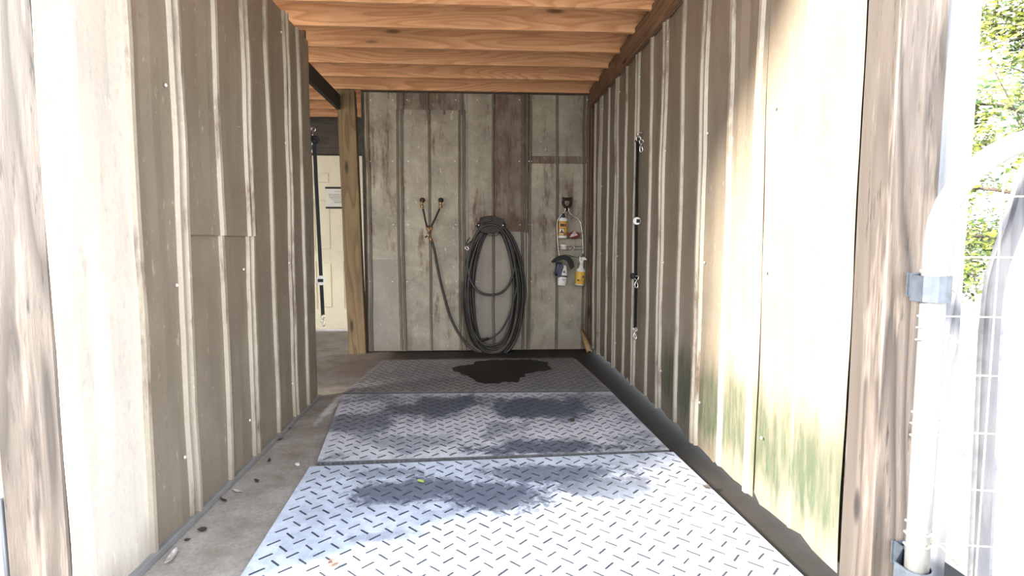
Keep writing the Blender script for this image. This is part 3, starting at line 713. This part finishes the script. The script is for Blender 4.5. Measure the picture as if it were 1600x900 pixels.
bm = bmesh.new(); strap(bm, P, .0125, .002, Vector((1, 0, 0))); link('webbing', bm, M['black'], t)
s1 = bmesh.new(); C_ = atY(503, 437, 4.04) - L; vs = lathe(s1, [(.030, -.004), (.034, -.002), (.034, .002), (.030, .004)], 24, Matrix.Translation(C_) @ Matrix.Rotation(math.pi / 2, 4, 'X')); 
C_ = A.lerp(B, (437 - 222) / (492 - 222)) - L
for v in vs: v.co += C_ + Vector((0, -.008, 0)) - (atY(503, 437, 4.04) - L)
link('slider_disc', s1, M['whitepl'], t)
b = bmesh.new(); box(b, C_.x - .018, C_.x + .018, C_.y - .018, C_.y - .012, C_.z - .011, C_.z + .011); link('slider_strap', b, M['black'], t)
snap(t, B - L)
b = bmesh.new(); lathe(b, [(.018, -.03), (.028, -.02), (.03, 0), (.026, .015), (.012, .024)], 10, Matrix.Translation((0, 0, .02)), 1, .6); tube(b, catmull([(-.02, -.01, .02), (.0, -.03, .028), (.028, -.02, .02), (.03, -.01, .0)], 4), .011, 6); link('strap_knot', b, M['black'], t, True)
b = bmesh.new(); ring(b, (0.0, -.01, .085), .014, .003, (0, -1, 0)); tube(b, [(-.005, 0, .07), (-.012, 0, .03)], .004, 6); tube(b, [(-.002, .0, .098), (-.05, -.03, .1)], .004, 6); link('eye_screw', b, M['silver'], t, True)
snap(t, Vector((-.022, -.02, .0)))
A = atX(996, 222, 1.085); B = atX(992.5, 512, 1.085)
t = thing('cross_tie', 'black nylon cross tie hanging against the right wall', 'strap', A, 'cross ties'); L = t.location
P = [A.lerp(B, i / N_) - L + Vector((noise.noise((i * .4, 5, 0)) * .003, 0, 0)) for i in range(N_ + 1)]
V = Vector((.75, .66, 0)).normalized()
def strap2(bm, P, wdt, thk, V):
    nn = Vector((-V.y, V.x, 0)); rings = []
    for p in P: rings.append([bm.verts.new(p + V * a + nn * b) for a, b in ((-wdt, -thk), (wdt, -thk), (wdt, thk), (-wdt, thk))])
    for a, b in zip(rings, rings[1:]):
        for k in range(4): bm.faces.new((a[k], a[(k + 1) % 4], b[(k + 1) % 4], b[k]))
    bm.faces.new(rings[0]); bm.faces.new(rings[-1][::-1])
bm = bmesh.new(); strap2(bm, [p for p in P], .0165, .002, V); link('webbing', bm, M['black'], t)
C_ = A.lerp(B, (344 - 222) / (512 - 222)) - L
b = bmesh.new(); lathe(b, [(.023, -.004), (.026, -.002), (.026, .002), (.023, .004)], 24, Matrix.Translation(C_ + Vector((.0, -.012, 0))) @ Matrix.Rotation(math.pi / 2, 4, 'X')); link('slider_disc', b, M['whitepl'], t)
b = bmesh.new(); p = C_ + Vector((.003, -.02, 0)); box(b, p.x - .008, p.x + .016, p.y - .003, p.y + .003, p.z - .012, p.z + .012); link('slider_strap', b, M['black'], t)
C_ = A.lerp(B, (430 - 222) / (512 - 222)) - L; snap(t, C_ + Vector((0, -.02, 0)))
b = bmesh.new(); lathe(b, [(.012, -.02), (.02, -.01), (.02, .012), (.012, .02)], 10, Matrix.Translation(C_ + Vector((-.022, -.01, .0)))); link('strap_keeper', b, M['black'], t, True)
snap(t, B - L)
b = bmesh.new(); ring(b, (0.004, -.01, .02), .016, .004, (0, -1, 0)); tube(b, [(.002, 0, .03), (.0, .0, .06), (.045, 0, .065)], .004, 6); link('eye_screw', b, M['silver'], t, True)
b = bmesh.new(); lathe(b, [(.012, -.012), (.017, 0), (.012, .016)], 10, Matrix.Translation((0, 0, .01))); link('strap_knot', b, M['black'], t, True)
snap(t, Vector((.022, -.018, .012)))

# ------------------------------------------------------------------ notice on the door
NY_ = YD - .012; A = atY(508, 292, NY_); B = atY(539.5, 326, NY_); wN = .29
t = thing('notice_sign', 'white printed notice between two dark strips on the cream door', 'sign', Vector((A.x, NY_, B.z)))
hN = A.z - B.z; WN = .29
b = bmesh.new(); box(b, 0.004, WN, .002, .008, .01, hN - .01); link('paper', b, plain('paper', (.82, .8, .72), .6, 0, .04), t)
for z in (0, hN - .022):
    b = bmesh.new(); box(b, 0, WN + .004, -.006, .008, z, z + .022); bevelled(b, .002); link('dark_strip', b, M['blackm'], t)
b = bmesh.new(); ink = plain('ink', (.22, .2, .17), .7)
for k, (f0, l0, l1) in enumerate(((.80, .12, .185), (.66, .035, .275), (.61, .04, .27), (.55, .045, .26), (.50, .05, .18), (.44, .065, .245), (.37, .09, .22), (.31, .1, .21), (.27, .11, .2))):
    x = l0
    while x < l1:
        ww = random.uniform(.008, .02); box(b, x, min(x + ww, l1), -.0005, .0021, hN * f0 - .0025, hN * f0 + .0025); x += ww + .004
link('printed_lines', b, ink, t)['kind'] = 'stuff'

# ------------------------------------------------------------------ wooden pipe stub in the corner
A = atY(909, 517, YB - .03); B = atZ(921, 550, .028)
bm = bmesh.new(); d = (B - A); 
tube(bm, [Vector(), d * .5 + Vector((0, 0, .004)), d], [.016, .026, .027], 12)
o = link('drain_pipe', bm, plain('tan_pipe', (.42, .26, .12), .55, 0, .3, 12), None, True); o.location = A; tag(o, 'short tan pipe leaning in the back right corner', 'pipe')
bm = bmesh.new(); u_ = d.normalized(); tube(bm, [d, d + u_ * .003], [.018, .016], 12); link('pipe_mouth', bm, M['blackm'], o)

# ------------------------------------------------------------------ gate on the right
GX, GY = atY(1459, 450, 1.36).x, 1.36
gd = Vector((math.cos(-.20), math.sin(-.20), 0)); R_ = .028
g = thing('pipe_gate', 'galvanised pipe gate with wire mesh, swung open at the right', 'gate', (GX, GY, 0))
GT = 1.355; GW = 1.3; rc = .26; pth = [Vector((0, 0, .14)), Vector((0, 0, .6)), Vector((0, 0, GT - rc))]
for k in range(1, 9): a = math.pi / 2 * k / 8; pth.append(gd * (rc - rc * math.cos(a)) + Vector((0, 0, GT - rc + rc * math.sin(a))))
pth += [gd * (GW - .26) + Vector((0, 0, GT))]
for k in range(1, 9): a = math.pi / 2 * k / 8; pth.append(gd * (GW - rc + rc * math.sin(a)) + Vector((0, 0, GT - rc + rc * math.cos(a))))
pth += [gd * GW + Vector((0, 0, .14))]
bm = bmesh.new(); tube(bm, pth + [Vector((0, 0, .14)) + gd * .0], R_, 12); link('gate_frame', bm, M['gatepipe'], g, True)
bm = bmesh.new(); tube(bm, [gd * R_ + Vector((0, 0, .14)), gd * (GW - R_) + Vector((0, 0, .14))], R_, 12); link('bottom_rail', bm, M['gatepipe'], g, True)
bm = bmesh.new(); yl = plain('mesh_wire', (.7, .66, .5), .5, .4)
zz = .16
while zz < GT - .02:
    x0 = 0 if zz < GT - rc else rc - math.sqrt(max(0, rc * rc - (zz - GT + rc) ** 2))
    tube(bm, [gd * x0 + Vector((0, .0, zz)), gd * (GW * .5) + Vector((0, .004, zz)), gd * (GW - x0) + Vector((0, 0, zz))], .002, 5); zz += .15
for k in range(1, 9):
    x = k * .145; zt_ = GT if rc < x < GW - rc else GT - rc + math.sqrt(max(0, rc * rc - (rc - min(x, GW - x)) ** 2))
    tube(bm, [gd * x + Vector((0, .003, .14)), gd * x + Vector((0, .003, zt_))], .002, 5)
o = link('wire_mesh', bm, yl, g); o['kind'] = 'stuff'
for zc in (atY(1459, 540, GY).z, atY(1459, 690, GY).z, atY(1459, 860, GY).z, .95):
    bm = bmesh.new()
    P = [Vector((math.cos(a) * (R_ + .003), math.sin(a) * (R_ + .003), zc + .004 * i)) for i, a in enumerate([k * math.pi / 4 for k in range(20)])]
    P += [gd * .05 + Vector((0, -.01, zc + .02)), gd * .1 + Vector((0, .0, zc - .03))]
    tube(bm, P, .0028, 5); link('wire_tie', bm, yl, g, True)
for zc in (atY(1440, 448, 1.42).z, atY(1400, 885, 1.42).z):
    bm = bmesh.new(); hh = .033; x0 = atY(1405, 450, 1.52).x - GX
    y1 = 1.499 - GY
    P = [Vector((x0, y1 - .004, 0)), Vector((x0 + .05, y1 - .004, 0)), Vector((-R_ - .006, .03, 0))]
    P += [Vector((math.cos(a) * (R_ + .005), math.sin(a) * (R_ + .005), 0)) for a in [math.pi - .2 + k * .45 for k in range(9)]]
    P += [Vector((R_ + .012, y1 - .004, 0))]
    inn = [bm.verts.new(p + Vector((0, 0, zc - hh))) for p in P]; out = [bm.verts.new(p + Vector((0, 0, zc + hh))) for p in P]
    for i in range(len(P) - 1): bm.faces.new((inn[i], inn[i + 1], out[i + 1], out[i]))
    o = link('hinge_strap', bm, plain('hinge_steel', (.12, .14, .17), .4, .6, .3) if zc > .6 else bpy.data.materials['hinge_steel'], g); md = o.modifiers.new('Solidify', 'SOLIDIFY'); md.thickness = .004
    bm = bmesh.new(); lathe(bm, [(.012, -.0), (.013, .005), (.006, .01)], 10, Matrix.Translation((x0 + .022, y1 - .006, zc)) @ Matrix.Rotation(math.pi / 2, 4, 'X')); link('hinge_bolt', bm, M['silver'], o, True)
# weathered sheet with a raised edge, standing behind the gate
PY = 1.44
pxy = [(1600 + 60, 175), (1602, 262), (1575, 350), (1548, 430), (1538, 520), (1530, 700), (1522, 930), (1700, 960), (1720, 180)]
t = thing('leaning_panel', 'grey weathered wooden panel standing behind the open pipe gate', 'panel', (atY(1560, 930, PY).x, PY, 0)); L = t.location
P = [atY(x, y, PY) - L for x, y in pxy]; P[6].z = -.055; P[7].z = -.055
bm = bmesh.new(); prism(bm, [(p.x, p.z) for p in P], 0, .02); link('panel_board', bm, M['plank_grey'], t)
bm = bmesh.new(); ed = catmull(P[:7], 4); rg = []
for i, p in enumerate(ed):
    td = (ed[min(i + 1, len(ed) - 1)] - ed[max(0, i - 1)]).normalized(); nn = Vector((-td.z, 0, td.x))
    rg.append([bm.verts.new(Vector((p.x, 0, p.z)) + nn * a + Vector((0, b, 0))) for a, b in ((0, -.012), (.034, -.012), (.034, .003), (0, .003))])
for a, b in zip(rg, rg[1:]):
    for k in range(4): bm.faces.new((a[k], a[(k + 1) % 4], b[(k + 1) % 4], b[k]))
bm.faces.new(rg[0]); bm.faces.new(rg[-1][::-1])
link('edge_strip', bm, wood('edge_wood', (.12, .12, .13), (.07, .07, .08), 'z', knots=False), t)

# ------------------------------------------------------------------ litter on the floor
def leaf(x, y, z, ln, wd, curl, m, label, name='dead_leaf', cat='leaf', grp='dead leaves on the floor'):
    p = atZ(x, y, z); a = random.uniform(0, 3.14); bm = bmesh.new(); g_ = []
    for i in range(7):
        t_ = i / 6; w_ = wd * math.sin(math.pi * min(1, t_ * .9 + .08)) ** .8
        row = [bm.verts.new(((t_ - .5) * ln, s * w_ + noise.noise((x, t_ * 3, s)) * wd * .4, .003 + curl * (abs(s) ** 1.5 * w_ + (t_ - .5) ** 2 * ln * .7 + .2 * wd * abs(noise.noise((y, t_ * 4, s)))))) for s in (-1, -.5, 0, .5, 1)]
        g_.append(row)
    for i in range(6):
        for k in range(4): bm.faces.new((g_[i][k], g_[i][k + 1], g_[i + 1][k + 1], g_[i + 1][k]))
    o = link(name, bm, m); o.location = (p.x, p.y, z); o.rotation_euler = (0, 0, a)
    md = o.modifiers.new('Solidify', 'SOLIDIFY'); md.thickness = .0015
    tag(o, label, cat, grp); return o
leaf(268, 874, 0, .1, .012, .7, M['paleleaf'], 'long pale curled leaf against the foot of the left wall, nearest the camera')
leaf(316, 831, 0, .035, .01, 1.2, M['mulch'], 'dark curled leaf on the concrete with a pale spot, second nearest the camera')
leaf(293, 846, 0, .022, .007, 1, M['mulch'], 'tiny dark leaf scrap between the two nearest leaves by the left wall')
leaf(371, 769, 0, .055, .008, .6, M['paleleaf'], 'whitish narrow leaf lying on the concrete left of the front mat')
leaf(349, 783, 0, .055, .006, .8, M['mulch'], 'dark narrow twig-like leaf just in front of the whitish leaf')
leaf(401, 754, 0, .04, .008, 1.2, M['mulch'], 'brown curled leaf on the concrete level with the front mat edge')
leaf(421, 722, 0, .045, .007, 1, M['mulch'], 'dark curled leaf on the concrete level with the middle mat edge')
leaf(434, 689, 0, .06, .008, 1, M['mulch'], 'dark leaf scrap close to the left wall beside the middle mat')
leaf(447, 672, 0, .06, .006, 1, M['mulch'], 'thin dark leaf farthest along the left wall')
leaf(521, 886, Zm + .003, .032, .014, 1.4, plain('brown_leaf', (.3, .17, .13), .8), 'curled reddish leaf on the bottom left of the front mat')
leaf(657, 754, Zm + .003, .04, .010, .6, M['green'], 'yellow-green leaf lying on the front mat')
leaf(893, 659, Zm + .003, .045, .018, .8, M['mulch'], 'dark crumpled leaf on the right half of the middle mat')
leaf(847, 663, Zm + .003, .03, .012, .6, M['paleleaf'], 'small grey leaf scrap left of the dark leaf on the middle mat')
leaf(1103, 764, Zm + .003, .035, .016, .8, M['mulch'], 'dark crumpled leaf at the right edge of the front mat')
bm = bmesh.new(); bmesh.ops.create_icosphere(bm, subdivisions=2, radius=.013)
for v in bm.verts: v.co *= 1 + noise.noise(v.co * 90) * .4; v.co.z = v.co.z * .6 + .006
o = link('pebble', bm, M['paleleaf']); o.location = atZ(465, 727, 0); tag(o, 'small pale pebble on the concrete beside the mats', 'stone')

# ------------------------------------------------------------------ trees outside at the right
def leafmat(nm, a, b):
    m = NM(nm); f = m.noise(m.coord(), 2.2, 3)
    col = m.mix(m.ramp(f, [(.4, 0), (.6, 1)]), a, b)
    return m.set(Base_Color=col, Roughness=.5, Transmission_Weight=0.0, Subsurface_Weight=.0)
lm = leafmat('foliage_yellow', (.24, .25, .03), (.04, .08, .015)); lm2 = leafmat('foliage_dark', (.02, .04, .012), (.06, .09, .025)); bark = plain('bark', (.11, .085, .065), .9, 0, .4, 12)
def tree(x, y, hgt, crown, n, label, m, seed, z_low=.9):
    rnd = random.Random(seed); t = thing('tree', label, 'tree', (x, y, -.06), 'trees outside the stable')
    b = bmesh.new(); tp = [Vector((0, 0, 0)), Vector((.1, .05, hgt * .3)), Vector((.02, .12, hgt * .6)), Vector((.12, .0, hgt * .95))]
    P = catmull(tp, 5); tube(b, P, [.13 * (1 - .8 * i / len(P)) for i in range(len(P))], 8); link('trunk', b, bark, t, True)
    b = bmesh.new(); tips = []
    for k in range(30):
        h = rnd.uniform(z_low, hgt * .93); a = rnd.uniform(0, 6.28); l = crown * rnd.uniform(.6, 1) * (1 - .5 * (h / hgt) ** 2)
        s = P[min(len(P) - 1, int(h / hgt * len(P)))]; e_ = s + Vector((math.cos(a) * l, math.sin(a) * l, l * rnd.uniform(-.1, .5)))
        mid = s.lerp(e_, .5) + Vector((rnd.uniform(-.1, .1), rnd.uniform(-.1, .1), .12)); tube(b, catmull([s, mid, e_], 4), [.03 - .0028 * i for i in range(9)], 5)
        for q_ in range(5):
            s2 = s.lerp(e_, rnd.uniform(.35, 1)); e2 = s2 + Vector((rnd.gauss(0, .35), rnd.gauss(0, .35), rnd.gauss(0, .3))); tube(b, [s2, e2], .006, 4); tips += [(s2, e2)]
    link('branches', b, bark, t, True)
    verts, faces = [], []
    for _ in range(n):
        s2, e2 = rnd.choice(tips); c = s2.lerp(e2, rnd.random()) + Vector((rnd.gauss(0, .12), rnd.gauss(0, .12), rnd.gauss(0, .12)))
        d1 = Vector((rnd.gauss(0, 1), rnd.gauss(0, 1), rnd.gauss(0, .6))).normalized(); d2 = d1.orthogonal().normalized(); sz = rnd.uniform(.03, .06); k = len(verts)
        verts += [c - d1 * sz, c + d2 * sz * .5, c + d1 * sz, c - d2 * sz * .5 + d1.cross(d2) * sz * .2]; faces.append((k, k + 1, k + 2, k + 3))
    me = bpy.data.meshes.new('foliage'); me.from_pydata([tuple(v) for v in verts], [], faces); me.materials.append(m)
    o = bpy.data.objects.new('foliage', me); COL.objects.link(o); o.parent = t; o['kind'] = 'stuff'
    return t
tree(6.9, 6.6, 5.6, 1.8, 16000, 'bright yellow-green tree seen past the right entrance post', lm, 1)
tree(11.5, 10.5, 6.5, 2.2, 12000, 'yellow-green tree farther off behind the nearer one', lm, 2)
tree(8.6, 10.6, 3.4, 1.4, 12000, 'darker green bush low behind the yellow-green tree', lm2, 3, .2)
